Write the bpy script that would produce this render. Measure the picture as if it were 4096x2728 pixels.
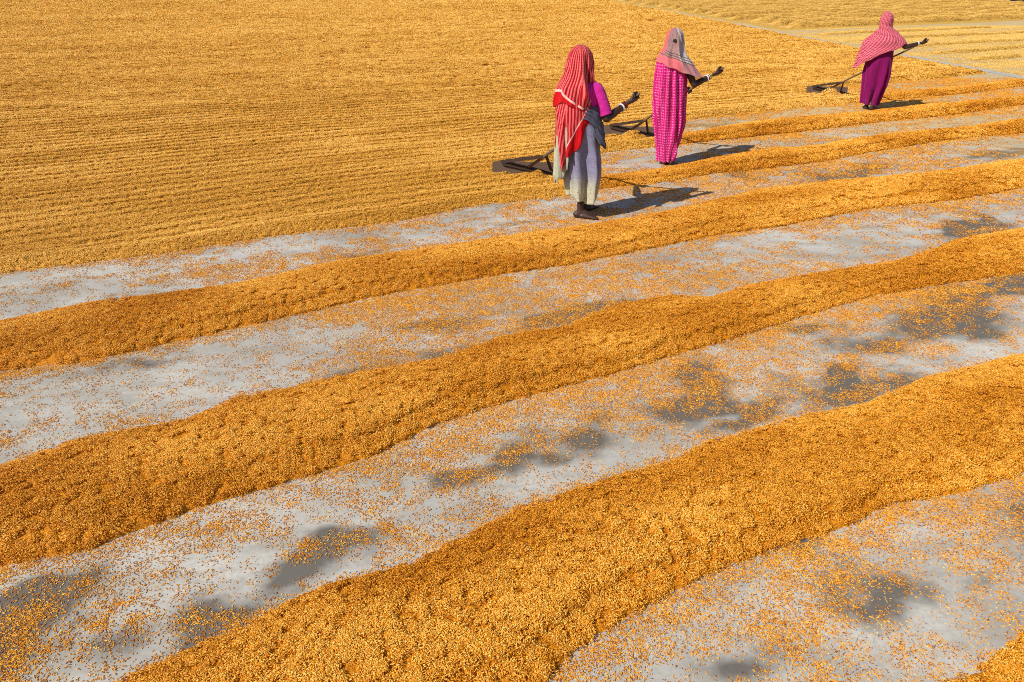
import bpy, math
import numpy as np
from mathutils import Vector, Matrix

for o in list(bpy.data.objects):
    bpy.data.objects.remove(o)
scene = bpy.context.scene
COL = scene.collection
R = math.radians
rng = np.random.default_rng(7)

# ------------------------------------------------------------ camera, sky, sun
CAM_H = 2.1
cam_d = bpy.data.cameras.new('camera')
cam = bpy.data.objects.new('camera', cam_d)
COL.objects.link(cam)
cam.location = (0, 0, CAM_H)
cam.rotation_euler = (R(90 - 25.6), 0, 0)
cam_d.sensor_width = 36
cam_d.lens = 36 * 770 / 1024
cam_d.clip_end = 600
scene.camera = cam

SUN_EL = 41.5
SHADOW_AZ = 38.0          # direction the shadows fall, from +X towards +Y
world = bpy.data.worlds.new('World')
scene.world = world
world.use_nodes = True
wn = world.node_tree
wn.nodes.clear()
sky = wn.nodes.new('ShaderNodeTexSky')
sky.sky_type = 'NISHITA'
sky.sun_disc = False
sky.sun_elevation = R(SUN_EL)
_sx, _sy = -math.cos(R(SHADOW_AZ)), -math.sin(R(SHADOW_AZ))
sky.sun_rotation = math.atan2(_sx, _sy)
bgn = wn.nodes.new('ShaderNodeBackground')
bgn.inputs['Strength'].default_value = 0.075
wout = wn.nodes.new('ShaderNodeOutputWorld')
wn.links.new(sky.outputs[0], bgn.inputs[0])
wn.links.new(bgn.outputs[0], wout.inputs[0])

sun_d = bpy.data.lights.new('sun', 'SUN')
sun_d.energy = 4.6
sun_d.angle = R(0.53)
sun_d.color = (1.0, 0.95, 0.86)
sun = bpy.data.objects.new('sun', sun_d)
COL.objects.link(sun)
_el = R(SUN_EL)
_ldir = Vector((-_sx * math.cos(_el), -_sy * math.cos(_el), -math.sin(_el)))
sun.rotation_euler = _ldir.to_track_quat('-Z', 'Y').to_euler()
sun.location = (-8, -6, 12)

vs = scene.view_settings
vs.view_transform = 'Standard'
vs.look = 'None'
vs.exposure = 0.12
vs.gamma = 1.0
vs.use_curve_mapping = False
scene.cycles.max_bounces = 6
scene.cycles.diffuse_bounces = 3
scene.cycles.pixel_filter_type = 'BLACKMAN_HARRIS'
scene.cycles.filter_width = 1.0
scene.cycles.use_denoising = False

# ------------------------------------------------------------ helpers
A28 = R(28)
CU, SU = math.cos(A28), math.sin(A28)


def st2xy(s, t):
    return s * CU - t * SU, s * SU + t * CU


def xy2st(x, y):
    return x * CU + y * SU, -x * SU + y * CU


_lat = rng.random((8, 256, 256))


def noise(x, y, seed=0):
    x = np.asarray(x, float) + 37.3 * seed
    y = np.asarray(y, float) + 11.9 * seed
    L = _lat[seed % 8]
    xi, yi = np.floor(x).astype(int), np.floor(y).astype(int)
    fx, fy = x - xi, y - yi
    fx = fx * fx * (3 - 2 * fx)
    fy = fy * fy * (3 - 2 * fy)
    a, b = L[xi & 255, yi & 255], L[(xi + 1) & 255, yi & 255]
    c, d = L[xi & 255, (yi + 1) & 255], L[(xi + 1) & 255, (yi + 1) & 255]
    return (a * (1 - fx) + b * fx) * (1 - fy) + (c * (1 - fx) + d * fx) * fy


def fbm(x, y, seed=0, octv=3):
    v, a, tot = 0, 1.0, 0
    for i in range(octv):
        v = v + a * noise(x * 2 ** i, y * 2 ** i, seed + i)
        tot += a
        a *= .5
    return v / tot


def smooth(a, b, x):
    x = np.clip((x - a) / (b - a), 0, 1)
    return x * x * (3 - 2 * x)


def tag(o, label=None, cat=None, group=None, kind=None):
    if label: o['label'] = label
    if cat: o['category'] = cat
    if group: o['group'] = group
    if kind: o['kind'] = kind
    return o


def mesh_obj(name, verts, faces, mat, parent=None, smoothshade=True, uv=None):
    me = bpy.data.meshes.new(name)
    verts = np.asarray(verts, dtype=np.float32)
    if isinstance(faces, np.ndarray):
        nf, k = faces.shape
        me.vertices.add(len(verts))
        me.vertices.foreach_set('co', verts.ravel())
        me.loops.add(nf * k)
        me.loops.foreach_set('vertex_index', faces.astype(np.int32).ravel())
        me.polygons.add(nf)
        me.polygons.foreach_set('loop_start', np.arange(0, nf * k, k, dtype=np.int32))
        me.update(calc_edges=True)
        me.validate()
    else:
        me.from_pydata(verts.tolist(), [], faces)
    if uv is not None:
        lay = me.uv_layers.new(name='UVMap')
        li = np.zeros(len(me.loops), dtype=np.int32)
        me.loops.foreach_get('vertex_index', li)
        lay.data.foreach_set('uv', np.asarray(uv, dtype=np.float32)[li].ravel())
    if smoothshade:
        me.polygons.foreach_set('use_smooth', np.ones(len(me.polygons), dtype=bool))
    if mat is not None:
        me.materials.append(mat)
    o = bpy.data.objects.new(name, me)
    COL.objects.link(o)
    if parent is not None:
        o.parent = parent
    return o


def grid_faces(nu, nv, closed_u=False):
    iu = np.arange(nu if closed_u else nu - 1)
    iv = np.arange(nv - 1)
    U, V = np.meshgrid(iu, iv, indexing='ij')
    U2 = (U + 1) % nu
    return np.stack([U * nv + V, U2 * nv + V, U2 * nv + V + 1, U * nv + V + 1], -1).reshape(-1, 4)


# ------------------------------------------------------------ materials
class NT:
    def __init__(self, name):
        self.m = bpy.data.materials.new(name)
        self.m.use_nodes = True
        self.t = self.m.node_tree
        self.n = self.t.nodes
        self.b = self.n['Principled BSDF']

    def new(self, typ, **kw):
        n = self.n.new(typ)
        for k, v in kw.items():
            setattr(n, k, v)
        return n

    def link(self, a, b):
        self.t.links.new(a, b)

    def val(self, sock, v):
        if hasattr(v, 'is_output') or isinstance(v, bpy.types.NodeSocket):
            self.link(v, sock)
        else:
            sock.default_value = v

    def math(self, op, a, b=None, c=None, clamp=False):
        n = self.new('ShaderNodeMath', operation=op, use_clamp=clamp)
        self.val(n.inputs[0], a)
        if b is not None: self.val(n.inputs[1], b)
        if c is not None: self.val(n.inputs[2], c)
        return n.outputs[0]

    def mix(self, f, a, b, typ='MIX'):
        n = self.new('ShaderNodeMix', data_type='RGBA', blend_type=typ)
        self.val(n.inputs[0], f)
        self.val(n.inputs[6], a if not isinstance(a, tuple) else (*a, 1))
        self.val(n.inputs[7], b if not isinstance(b, tuple) else (*b, 1))
        return n.outputs[2]

    def noise(self, scale, detail=3, vec=None, rough=.55, dist=0):
        n = self.new('ShaderNodeTexNoise')
        n.inputs['Scale'].default_value = scale
        n.inputs['Detail'].default_value = detail
        n.inputs['Roughness'].default_value = rough
        n.inputs['Distortion'].default_value = dist
        if vec is not None: self.link(vec, n.inputs['Vector'])
        return n.outputs['Fac']

    def ramp(self, f, stops):
        n = self.new('ShaderNodeValToRGB')
        self.link(f, n.inputs[0])
        e = n.color_ramp.elements
        while len(e) < len(stops): e.new(.5)
        for el, (p, c) in zip(e, stops):
            el.position = p
            el.color = (*c, 1) if isinstance(c, tuple) else (c, c, c, 1)
        return n.outputs[0]

    def coord(self, which='Object', scale=None, rotz=0):
        n = self.new('ShaderNodeTexCoord').outputs[which]
        if scale is not None or rotz:
            mp = self.new('ShaderNodeMapping')
            self.link(n, mp.inputs['Vector'])
            if scale: mp.inputs['Scale'].default_value = scale
            mp.inputs['Rotation'].default_value = (0, 0, rotz)
            n = mp.outputs[0]
        return n

    def bump(self, h, strength=.3, dist=.01):
        n = self.new('ShaderNodeBump')
        n.inputs['Strength'].default_value = strength
        n.inputs['Distance'].default_value = dist
        self.link(h, n.inputs['Height'])
        self.link(n.outputs[0], self.b.inputs['Normal'])

    def base(self, c):
        self.val(self.b.inputs['Base Color'], c if not isinstance(c, tuple) else (*c, 1))

    def rough(self, r, spec=.3):
        self.val(self.b.inputs['Roughness'], r)
        self.b.inputs['Specular IOR Level'].default_value = spec


def grain_mat(name, lo, mid, hi):
    """husk colour of single grains: varies from grain to grain and from handful to handful"""
    k = NT(name)
    at = k.new('ShaderNodeAttribute', attribute_name='gcol')
    it = k.new('ShaderNodeAttribute', attribute_type='INSTANCER', attribute_name='tone')
    f = k.math('ADD', at.outputs['Fac'], k.math('MULTIPLY', k.math('SUBTRACT', it.outputs['Fac'], .5), .55), clamp=True)
    c = k.ramp(f, [(0, lo), (.38, mid), (.66, mid), (1, hi)])
    k.base(c)
    k.rough(.55, .25)
    return k.m


def bed_mat(name, lo, mid, hi):
    """the closed surface of heaped grain underneath the loose top grains"""
    k = NT(name)
    v = k.new('ShaderNodeTexVoronoi')
    v.inputs['Scale'].default_value = 150
    k.link(k.coord('Object', (1, 1, 1), A28), v.inputs['Vector'])
    big = k.noise(1.7, 4)
    f = k.math('ADD', k.math('MULTIPLY', v.outputs['Color'], .6), k.math('MULTIPLY', big, .45), clamp=True)
    k.base(k.ramp(f, [(.2, lo), (.8, mid), (1, hi)]))
    k.rough(.65, .2)
    k.bump(v.outputs['Distance'], .8, .004)
    return k.m


G_ROW = ((.28, .072, .002), (.80, .320, .012), (.98, .62, .13))
G_FIELD = ((.34, .140, .008), (.84, .43, .055), (.98, .66, .19))
G_FAR = ((.40, .22, .03), (.80, .49, .11), (.92, .66, .23))
M = {}
M['grain_row'] = grain_mat('grain_husk_orange', *G_ROW)
M['grain_field'] = grain_mat('grain_husk_tan', *G_FIELD)
M['grain_far'] = grain_mat('grain_husk_straw', *G_FAR)
M['bed_row'] = bed_mat('grain_heap_orange', *G_ROW)
M['bed_field'] = bed_mat('grain_heap_tan', *G_FIELD)
M['bed_far'] = bed_mat('grain_heap_straw', *G_FAR)


def floor_mat():
    k = NT('concrete_floor')
    co = k.coord('Object')
    n1 = k.noise(1.1, 6, k.coord('Object', (1, 1, 1), 0), .62)
    n2 = k.noise(3.0, 6, k.coord('Object', (.6, 1.5, 1), -A28), .6)
    n3 = k.noise(45, 4, co)
    base = k.mix(k.math('SUBTRACT', k.math('MULTIPLY', n1, 3.0), 1.0, clamp=True), (.36, .338, .298), (.66, .632, .575))
    base = k.mix(k.math('MULTIPLY', k.math('SUBTRACT', n2, .47, clamp=True), 3.2, clamp=True), base, (.29, .262, .215))
    base = k.mix(k.math('MULTIPLY', k.math('SUBTRACT', n3, .30, clamp=True), 1.2, clamp=True), base, (.30, .28, .25))
    d = k.new('ShaderNodeAttribute', attribute_name='damp').outputs['Fac']
    dn = k.noise(6, 6, co, .65)
    dm = k.math('MULTIPLY', d, k.math('ADD', k.math('MULTIPLY', dn, 1.6), .25))
    dm = k.math('MULTIPLY', k.math('SUBTRACT', dm, .15, clamp=True), 3.2, clamp=True)
    base = k.mix(k.math('MULTIPLY', dm, .92), base, (.125, .110, .092))
    du = k.new('ShaderNodeAttribute', attribute_name='dust').outputs['Fac']
    base = k.mix(k.math('MULTIPLY', du, k.math('ADD', k.math('MULTIPLY', n2, 1.0), .25), clamp=True), base, (.62, .42, .14))
    k.base(base)
    k.rough(k.mix(dm, (.9, .9, .9), (.62, .62, .62)), .25)
    k.bump(k.math('ADD', n3, k.math('MULTIPLY', n2, 2)), .25, .004)
    return k.m


M['floor'] = floor_mat()


def plain(name, c, c2=None, scale=20, rough=.8, spec=.2, bump=0, vecscale=None):
    k = NT(name)
    n = k.noise(scale, 4, k.coord('Object', vecscale))
    k.base(k.mix(n, c, c2 if c2 else tuple(x * .7 for x in c)))
    k.rough(rough, spec)
    if bump: k.bump(n, bump, .003)
    return k.m


M['strip'] = plain('pale_concrete', (.50, .50, .48), (.36, .36, .35), 3, .9, .2)
M['skin'] = plain('dark_skin', (.060, .026, .016), (.040, .017, .011), 30, .48, .4, .15)
M['hair'] = plain('black_hair', (.008, .006, .005), (.02, .015, .012), 90, .5, .4, .3)
M['pole'] = plain('weathered_pole', (.085, .048, .028), (.22, .16, .11), 6, .75, .2, .3, (8, 8, 1))
M['board'] = plain('dusty_board', (.145, .095, .070), (.085, .050, .036), 9, .8, .2, .3, (1, 6, 6))
M['batten'] = plain('dark_batten', (.035, .020, .013), (.07, .043, .03), 12, .8, .2, .3)
M['white'] = plain('shell_bangle', (.80, .80, .76), (.66, .66, .62), 30, .35, .4)
M['red'] = plain('red_thread', (.30, .02, .015), (.2, .01, .01), 60, .7, .2)
M['gold'] = plain('brass_bangle', (.62, .40, .06), (.5, .3, .05), 40, .35, .5)
M['eye'] = plain('eye_white', (.7, .68, .64), (.6, .55, .5), 20, .2, .5)


def weave(k, strength=.25):
    uv = k.coord('UV')
    n = k.noise(260, 2, uv)
    n2 = k.noise(14, 3, uv)
    k.bump(k.math('ADD', n, k.math('MULTIPLY', n2, 3)), strength, .004)
    k.rough(.9, .1)
    k.b.inputs['Sheen Weight'].default_value = .12
    return n2


def stripe(k, x, period, duty, ph=0.0):
    f = k.math('FRACT', k.math('ADD', k.math('DIVIDE', x, period), ph))
    return k.math('LESS_THAN', f, duty)


def check_mat(name, red, pink, border, pu, pv, du, dv, vstart, vend, hdark, dash=False):
    """woven checked cotton: stripes along both threads, plain end borders with a white line"""
    k = NT(name)
    uv = k.new('ShaderNodeTexCoord').outputs['UV']
    sp = k.new('ShaderNodeSeparateXYZ')
    k.link(uv, sp.inputs[0])
    wob = k.math('MULTIPLY', k.math('SUBTRACT', k.noise(9, 2, uv), .5), .006)
    u = k.math('ADD', sp.outputs[0], wob)
    v = k.math('ADD', sp.outputs[1], wob)
    a = stripe(k, u, pu, du)
    b = stripe(k, v, pv, dv)
    c = k.mix(a, red, pink)
    dark = tuple(x * .6 for x in red)
    c = k.mix(k.math('MULTIPLY', b, hdark), c, k.mix(a, dark, tuple(.62 * x + .38 * y for x, y in zip(pink, red))))
    if dash:
        c = k.mix(k.math('MULTIPLY', k.math('SUBTRACT', 1.0, a), b), pink, red)
        c = k.mix(k.math('MULTIPLY', a, k.math('MULTIPLY', b, .35)), c, red)
    if vend is not None:
        inb = k.math('MULTIPLY', k.math('GREATER_THAN', v, vstart), k.math('LESS_THAN', v, vend))
        c = k.mix(inb, c, k.mix(stripe(k, u, .035, .35), border, tuple(x * .72 for x in border)))
        wl = k.math('MULTIPLY', k.math('GREATER_THAN', v, vstart - .02), k.math('LESS_THAN', v, vstart))
        c = k.mix(wl, c, (.80, .50, .46))
    n2 = weave(k)
    c = k.mix(k.math('MULTIPLY', n2, .3), c, tuple(x * .5 for x in red))
    k.base(c)
    return k.m


M['check_hood'] = check_mat('red_white_check', (.40, .004, .010), (.74, .17, .17), (.60, .005, .010), .026, .022, .46, .50, .385, .80, .45)
M['check_tail'] = check_mat('red_white_check_tail', (.42, .004, .010), (.74, .16, .16), (.62, .005, .010), .028, .024, .46, .50, .57, .95, .40)
M['check_shawl'] = check_mat('pink_red_check', (.30, .015, .050), (.76, .20, .25), (.55, .05, .08), .027, .034, .50, .66, None, None, .42, True)


def rose_mat():
    k = NT('rose_striped_scarf')
    uv = k.new('ShaderNodeTexCoord').outputs['UV']
    sp = k.new('ShaderNodeSeparateXYZ')
    k.link(uv, sp.inputs[0])
    u, v = sp.outputs[0], sp.outputs[1]
    vv = k.math('ADD', v, k.math('MULTIPLY', k.math('SUBTRACT', k.noise(6, 2, uv), .5), .012))
    pale = k.math('GREATER_THAN', u, .035)
    rose = k.mix(pale, (.66, .145, .165), (.56, .24, .26))
    grey = k.mix(pale, (.34, .20, .19), (.52, .46, .47))
    top = k.math('LESS_THAN', vv, .30)
    c = k.mix(top, rose, grey)
    band = k.math('MULTIPLY', k.math('GREATER_THAN', vv, .245), k.math('LESS_THAN', vv, .315))
    c = k.mix(k.math('MULTIPLY', band, stripe(k, vv, .023, .36)), c, (.075, .07, .072))
    crown = k.math('LESS_THAN', vv, .16)
    c = k.mix(k.math('MULTIPLY', crown, k.math('MULTIPLY', stripe(k, u, .022, .3), .7)), c, (.13, .09, .085))
    edge = k.math('LESS_THAN', u, -.115)
    c = k.mix(k.math('MULTIPLY', edge, k.math('LESS_THAN', vv, .29)), c, (.66, .12, .15))
    n2 = weave(k)
    k.base(k.mix(k.math('MULTIPLY', n2, .35), c, (.24, .08, .09)))
    return k.m


M['rose'] = rose_mat()


def dotted_mat():
    k = NT('magenta_dotted_cotton')
    uv = k.new('ShaderNodeTexCoord').outputs['UV']
    sp = k.new('ShaderNodeSeparateXYZ')
    k.link(uv, sp.inputs[0])
    wob = k.math('MULTIPLY', k.math('SUBTRACT', k.noise(9, 3, uv), .5), .035)
    fx = k.math('SUBTRACT', k.math('FRACT', k.math('DIVIDE', k.math('ADD', sp.outputs[0], wob), .027)), .5)
    fy = k.math('SUBTRACT', k.math('FRACT', k.math('DIVIDE', k.math('ADD', sp.outputs[1], wob), .031)), .5)
    d = k.math('SQRT', k.math('ADD', k.math('MULTIPLY', fx, fx), k.math('MULTIPLY', fy, fy)))
    dot = k.math('LESS_THAN', d, .24)
    n2 = weave(k)
    c = k.mix(n2, (.66, .020, .22), (.42, .008, .13))
    c = k.mix(k.math('MULTIPLY', dot, .62), c, (.84, .32, .52))
    k.base(c)
    return k.m


M['dotted'] = dotted_mat()


def sari_mat():
    k = NT('lavender_sari_cotton')
    uv = k.new('ShaderNodeTexCoord').outputs['UV']
    sp = k.new('ShaderNodeSeparateXYZ')
    k.link(uv, sp.inputs[0])
    v = sp.outputs[1]
    n2 = weave(k)
    f = k.noise(70, 3, uv)
    c = k.mix(n2, (.30, .29, .44), (.15, .145, .23))
    c = k.mix(k.math('MULTIPLY', k.math('GREATER_THAN', f, .60), .5), c, (.16, .15, .20))
    hem = k.math('ADD', k.math('MULTIPLY', k.math('SUBTRACT', v, .50), 6.0), k.math('MULTIPLY', k.math('SUBTRACT', f, .5), 2.0), clamp=True)
    c = k.mix(hem, c, k.mix(k.math('GREATER_THAN', f, .56), (.54, .52, .36), (.33, .33, .27)))
    k.base(c)
    return k.m


M['sari'] = sari_mat()


def cloth(name, c1, c2):
    k = NT(name)
    n2 = weave(k)
    k.base(k.mix(n2, c1, c2))
    return k.m


M['magenta'] = cloth('magenta_blouse', (.66, .02, .30), (.45, .02, .24))
M['slate'] = cloth('slate_drape', (.10, .10, .15), (.045, .045, .075))
M['cream'] = cloth('cream_drape', (.50, .50, .36), (.30, .31, .22))
M['purple'] = cloth('purple_skirt', (.25, .003, .105), (.13, .003, .07))
M['pinkblouse'] = cloth('pink_blouse', (.66, .03, .26), (.45, .015, .18))

# ------------------------------------------------------------ grain clumps by geometry nodes
_groups = {}


def clump_group(name, mat, count, rad, dz, tilt, nvar, sub=2):
    if name in _groups: return _groups[name]
    g = bpy.data.node_groups.new(name, 'GeometryNodeTree')
    g.interface.new_socket('Geometry', in_out='INPUT', socket_type='NodeSocketGeometry')
    g.interface.new_socket('Geometry', in_out='OUTPUT', socket_type='NodeSocketGeometry')
    N, Lk = g.nodes, g.links

    def nn(t, **kw):
        n = N.new(t)
        for a, b in kw.items(): setattr(n, a, b)
        return n
    gi, go = nn('NodeGroupInput'), nn('NodeGroupOutput')
    ico = nn('GeometryNodeMeshIcoSphere')
    ico.inputs['Subdivisions'].default_value = sub
    ico.inputs['Radius'].default_value = 1
    tr = nn('GeometryNodeTransform')
    tr.inputs['Scale'].default_value = (.0046, .00155, .00125)
    Lk.new(ico.outputs[0], tr.inputs['Geometry'])
    join = nn('GeometryNodeJoinGeometry')
    for i in range(nvar):
        ci = nn('GeometryNodeMeshCircle', fill_type='NGON')
        ci.inputs['Vertices'].default_value = 10
        ci.inputs['Radius'].default_value = rad
        dp = nn('GeometryNodeDistributePointsOnFaces')
        dp.inputs['Density'].default_value = count / (math.pi * rad * rad)
        dp.inputs['Seed'].default_value = 31 * i + 5
        Lk.new(ci.outputs[0], dp.inputs['Mesh'])
        ro = nn('FunctionNodeRandomValue', data_type='FLOAT_VECTOR')
        ro.inputs[0].default_value = (-1, -tilt, -math.pi)
        ro.inputs[1].default_value = (1, tilt, math.pi)
        ro.inputs['Seed'].default_value = i * 7 + 1
        er = nn('FunctionNodeEulerToRotation')
        Lk.new(ro.outputs[0], er.inputs[0])
        sc = nn('FunctionNodeRandomValue', data_type='FLOAT')
        sc.inputs[2].default_value = .82
        sc.inputs[3].default_value = 1.15
        sc.inputs['Seed'].default_value = i * 3 + 2
        of = nn('FunctionNodeRandomValue', data_type='FLOAT_VECTOR')
        of.inputs[0].default_value = (0, 0, .0012)
        of.inputs[1].default_value = (0, 0, .0012 + dz)
        of.inputs['Seed'].default_value = i * 5 + 3
        sp = nn('GeometryNodeSetPosition')
        Lk.new(dp.outputs['Points'], sp.inputs['Geometry'])
        Lk.new(of.outputs[0], sp.inputs['Offset'])
        ip = nn('GeometryNodeInstanceOnPoints')
        Lk.new(sp.outputs[0], ip.inputs['Points'])
        Lk.new(tr.outputs[0], ip.inputs['Instance'])
        Lk.new(er.outputs[0], ip.inputs['Rotation'])
        Lk.new(sc.outputs[1], ip.inputs['Scale'])
        rc = nn('FunctionNodeRandomValue', data_type='FLOAT')
        rc.inputs['Seed'].default_value = i * 11 + 4
        sa = nn('GeometryNodeStoreNamedAttribute', data_type='FLOAT', domain='INSTANCE')
        sa.inputs['Name'].default_value = 'gcol'
        Lk.new(ip.outputs[0], sa.inputs['Geometry'])
        Lk.new(rc.outputs[1], sa.inputs['Value'])
        re = nn('GeometryNodeRealizeInstances')
        Lk.new(sa.outputs[0], re.inputs[0])
        sm = nn('GeometryNodeSetMaterial')
        sm.inputs['Material'].default_value = mat
        Lk.new(re.outputs[0], sm.inputs['Geometry'])
        gti = nn('GeometryNodeGeometryToInstance')
        Lk.new(sm.outputs[0], gti.inputs[0])
        Lk.new(gti.outputs[0], join.inputs[0])
    ip = nn('GeometryNodeInstanceOnPoints')
    ip.inputs['Pick Instance'].default_value = True
    Lk.new(gi.outputs[0], ip.inputs['Points'])
    Lk.new(join.outputs[0], ip.inputs['Instance'])
    na = nn('GeometryNodeInputNamedAttribute', data_type='FLOAT_VECTOR')
    na.inputs[0].default_value = 'rot'
    er = nn('FunctionNodeEulerToRotation')
    Lk.new(na.outputs[0], er.inputs[0])
    Lk.new(er.outputs[0], ip.inputs['Rotation'])
    ns = nn('GeometryNodeInputNamedAttribute', data_type='FLOAT')
    ns.inputs[0].default_value = 'scl'
    Lk.new(ns.outputs[0], ip.inputs['Scale'])
    Lk.new(ip.outputs[0], go.inputs[0])
    _groups[name] = g
    return g


def euler_from_normal(nrm, yaw):
    n = nrm / np.linalg.norm(nrm, axis=1, keepdims=True)
    ax = np.stack([np.cos(yaw), np.sin(yaw), np.zeros_like(yaw)], 1)
    x = ax - n * (ax * n).sum(1, keepdims=True)
    x /= np.linalg.norm(x, axis=1, keepdims=True)
    y = np.cross(n, x)
    b = -np.arcsin(np.clip(x[:, 2], -1, 1))
    a = np.arctan2(y[:, 2], n[:, 2])
    c = np.arctan2(x[:, 1], x[:, 0])
    return np.stack([a, b, c], 1)


def clump_cloud(name, pts, nrm, scl, tone, group, parent=None):
    n = len(pts)
    me = bpy.data.meshes.new(name)
    me.vertices.add(n)
    me.vertices.foreach_set('co', pts.astype(np.float32).ravel())
    rot = euler_from_normal(nrm, rng.random(n) * 6.283)
    a = me.attributes.new('rot', 'FLOAT_VECTOR', 'POINT')
    a.data.foreach_set('vector', rot.astype(np.float32).ravel())
    a = me.attributes.new('scl', 'FLOAT', 'POINT')
    a.data.foreach_set('value', scl.astype(np.float32))
    a = me.attributes.new('tone', 'FLOAT', 'POINT')
    a.data.foreach_set('value', tone.astype(np.float32))
    me.update()
    o = bpy.data.objects.new(name, me)
    COL.objects.link(o)
    md = o.modifiers.new('grains', 'NODES')
    md.node_group = group
    if parent is not None: o.parent = parent
    o['kind'] = 'stuff'
    return o


TANX = 512 / 770 * 1.12


def in_view(x, y, pad=.35):
    """only the stretch of yard the photograph can see, with a generous margin"""
    return (np.abs(x) < (y + .9) * .80 + pad) & (y > 1.25)


def lod(x, y):
    return np.clip(np.sqrt(x * x + y * y) / 5.4, 1.0, 2.7)


# ------------------------------------------------------------ layout of the grain
# edges of each raked row in yard coordinates: s along the rows, t across them
ROWS = [
    dict(l=[(-3, .05), (2, .15), (6, .1)], u=[(-3, 0.80), (2.1, 0.91), (2.6, 0.93), (6, 0.85)], h=.08, s0=-1.0, s1=5.0),
    dict(l=[(-2, 1.52), (.95, 1.53), (1.15, 1.60), (1.47, 1.65), (1.8, 1.67), (2.14, 1.66), (2.46, 1.60), (2.75, 1.63), (3.09, 1.55), (3.5, 1.50), (6, 1.5)],
         u=[(-2, 2.10), (-.34, 2.20), (.33, 2.25), (.86, 2.27), (1.3, 2.33), (2.0, 2.33), (2.43, 2.38), (2.87, 2.37), (3.39, 2.28), (3.86, 2.33), (4.72, 2.22), (7, 2.20)], h=.074, s0=-1.6, s1=6.2),
    dict(l=[(-3, 3.0), (-.67, 3.01), (-.37, 2.97), (.06, 3.03), (.85, 3.05), (1.25, 3.18), (1.76, 3.19), (2.35, 3.21), (3.02, 3.25), (3.76, 3.26), (4.68, 3.31), (5.07, 3.26), (6.15, 3.10), (9, 3.05)],
         u=[(-3, 3.80), (-.71, 3.79), (-.38, 3.91), (.12, 3.83), (.39, 3.94), (.76, 3.92), (1.16, 3.89), (1.53, 3.85), (2.02, 3.93), (2.47, 3.88), (2.94, 4.03), (3.4, 4.02), (3.6, 3.85), (4.39, 3.85), (5.46, 3.73), (6.45, 3.81), (7.28, 3.75), (9, 3.75)], h=.078, s0=-2.6, s1=8.8),
    dict(l=[(-3, 4.9), (-.77, 4.93), (-.32, 4.82), (.25, 4.86), (.72, 4.91), (1.49, 4.98), (2.17, 4.96), (3.09, 4.90), (3.96, 4.92), (4.69, 4.94), (5.39, 4.85), (6.58, 4.87), (7.63, 4.68), (8.77, 4.67), (12, 4.65)],
         u=[(-3, 5.71), (-.81, 5.71), (-.18, 5.79), (.63, 5.69), (1.5, 5.81), (2.34, 5.74), (3.39, 5.72), (4.6, 5.71), (6.25, 5.91), (7.4, 5.76), (8.24, 5.56), (10.17, 5.46), (12, 5.41)], h=.066, s0=-2.8, s1=11.6),
    dict(l=[(3.9, 6.84), (5.45, 6.69), (6.14, 6.73), (6.99, 6.62), (7.73, 6.60), (8.92, 6.68), (10.27, 6.74), (11.87, 6.55), (15, 6.5)],
         u=[(3.9, 7.21), (5.8, 7.14), (6.62, 7.24), (7.53, 7.32), (8.45, 7.22), (9.32, 7.28), (10.05, 7.28), (11.2, 7.13), (15, 7.06)], h=.075, s0=4.0, s1=14.4),
    dict(l=[(6.6, 8.28), (7.14, 8.25), (7.95, 8.18), (8.88, 8.14), (10.22, 8.13), (10.75, 8.14), (12.46, 8.04), (14.61, 8.16), (18, 8.1)],
         u=[(6.6, 8.78), (7.57, 8.73), (8.89, 8.92), (9.8, 8.90), (11.2, 8.76), (12.35, 8.76), (15.34, 8.60), (18, 8.58)], h=.07, s0=6.5, s1=17.5),
    dict(l=[(12, 9.62), (12.83, 9.65), (13.57, 9.58), (15.02, 9.49), (17.06, 9.64), (22, 9.6)],
         u=[(12, 10.03), (13.24, 10.03), (17.67, 10.05), (22, 10.05)], h=.065, s0=12.0, s1=20.5),
]


def interp(P, s):
    P = np.array(P)
    return np.interp(s, P[:, 0], P[:, 1])


def row_edges(i, s):
    r = ROWS[i]
    l = interp(r['l'], s) + (fbm(s * 1.5, i * 9.1 + 0 * s, 1, 3) - .5) * .06
    u = interp(r['u'], s) + (fbm(s * 1.5, i * 9.1 + 50 + 0 * s, 2, 3) - .5) * .10
    return l, u


def row_height(i, s, t):
    r = ROWS[i]
    l, u = row_edges(i, s)
    w = (t - l) / (u - l)
    wc = np.clip(w, 0, 1)
    p = np.sin(np.pi * wc ** .72) ** .66
    hh = r['h'] * (.82 + .42 * fbm(s * .9, t * 1.2, 3, 2)) * np.clip((u - l) / .6, .6, 1.1)
    z = hh * p * (.93 + .12 * fbm(s * 2.6, t * 4.0, 4, 2))
    z = z + (fbm(s * 5, t * 9, 5, 2) - .5) * .011 * smooth(0, .15, wc) * smooth(0, .15, 1 - wc)
    # a small slumped step part-way down the near face
    step = .17 + .20 * (noise(s * .9, 3.3 + 0 * s, 6) - .5) + .05 * (noise(s * 4, 1 + 0 * s, 2) - .5)
    z = z - .020 * smooth(0, .04, wc) * smooth(step + .018, step - .012, wc) * (.25 + .75 * smooth(.3, .5, noise(s * 1.1, 8 + 0 * s, 7)))
    z = np.where((w > 0) & (w < 1), np.maximum(z, .004), z)
    endf = smooth(r['s0'], r['s0'] + .45, s) * smooth(r['s1'], r['s1'] - .4, s)
    z = z * endf
    return np.where((w > 0) & (w < 1), z, -.012)


def div_x(y):
    return 11.25 - .070 * (y - 18)


def field_edge(s):
    base = 6.72 + (fbm(s * 1.1, 2.2 + 0 * s, 2, 3) - .5) * .22
    e = base + 1.50 * smooth(4.55, 4.85, s) + 1.50 * smooth(7.05, 7.35, s) + 1.52 * smooth(12.75, 13.1, s)
    return e


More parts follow.
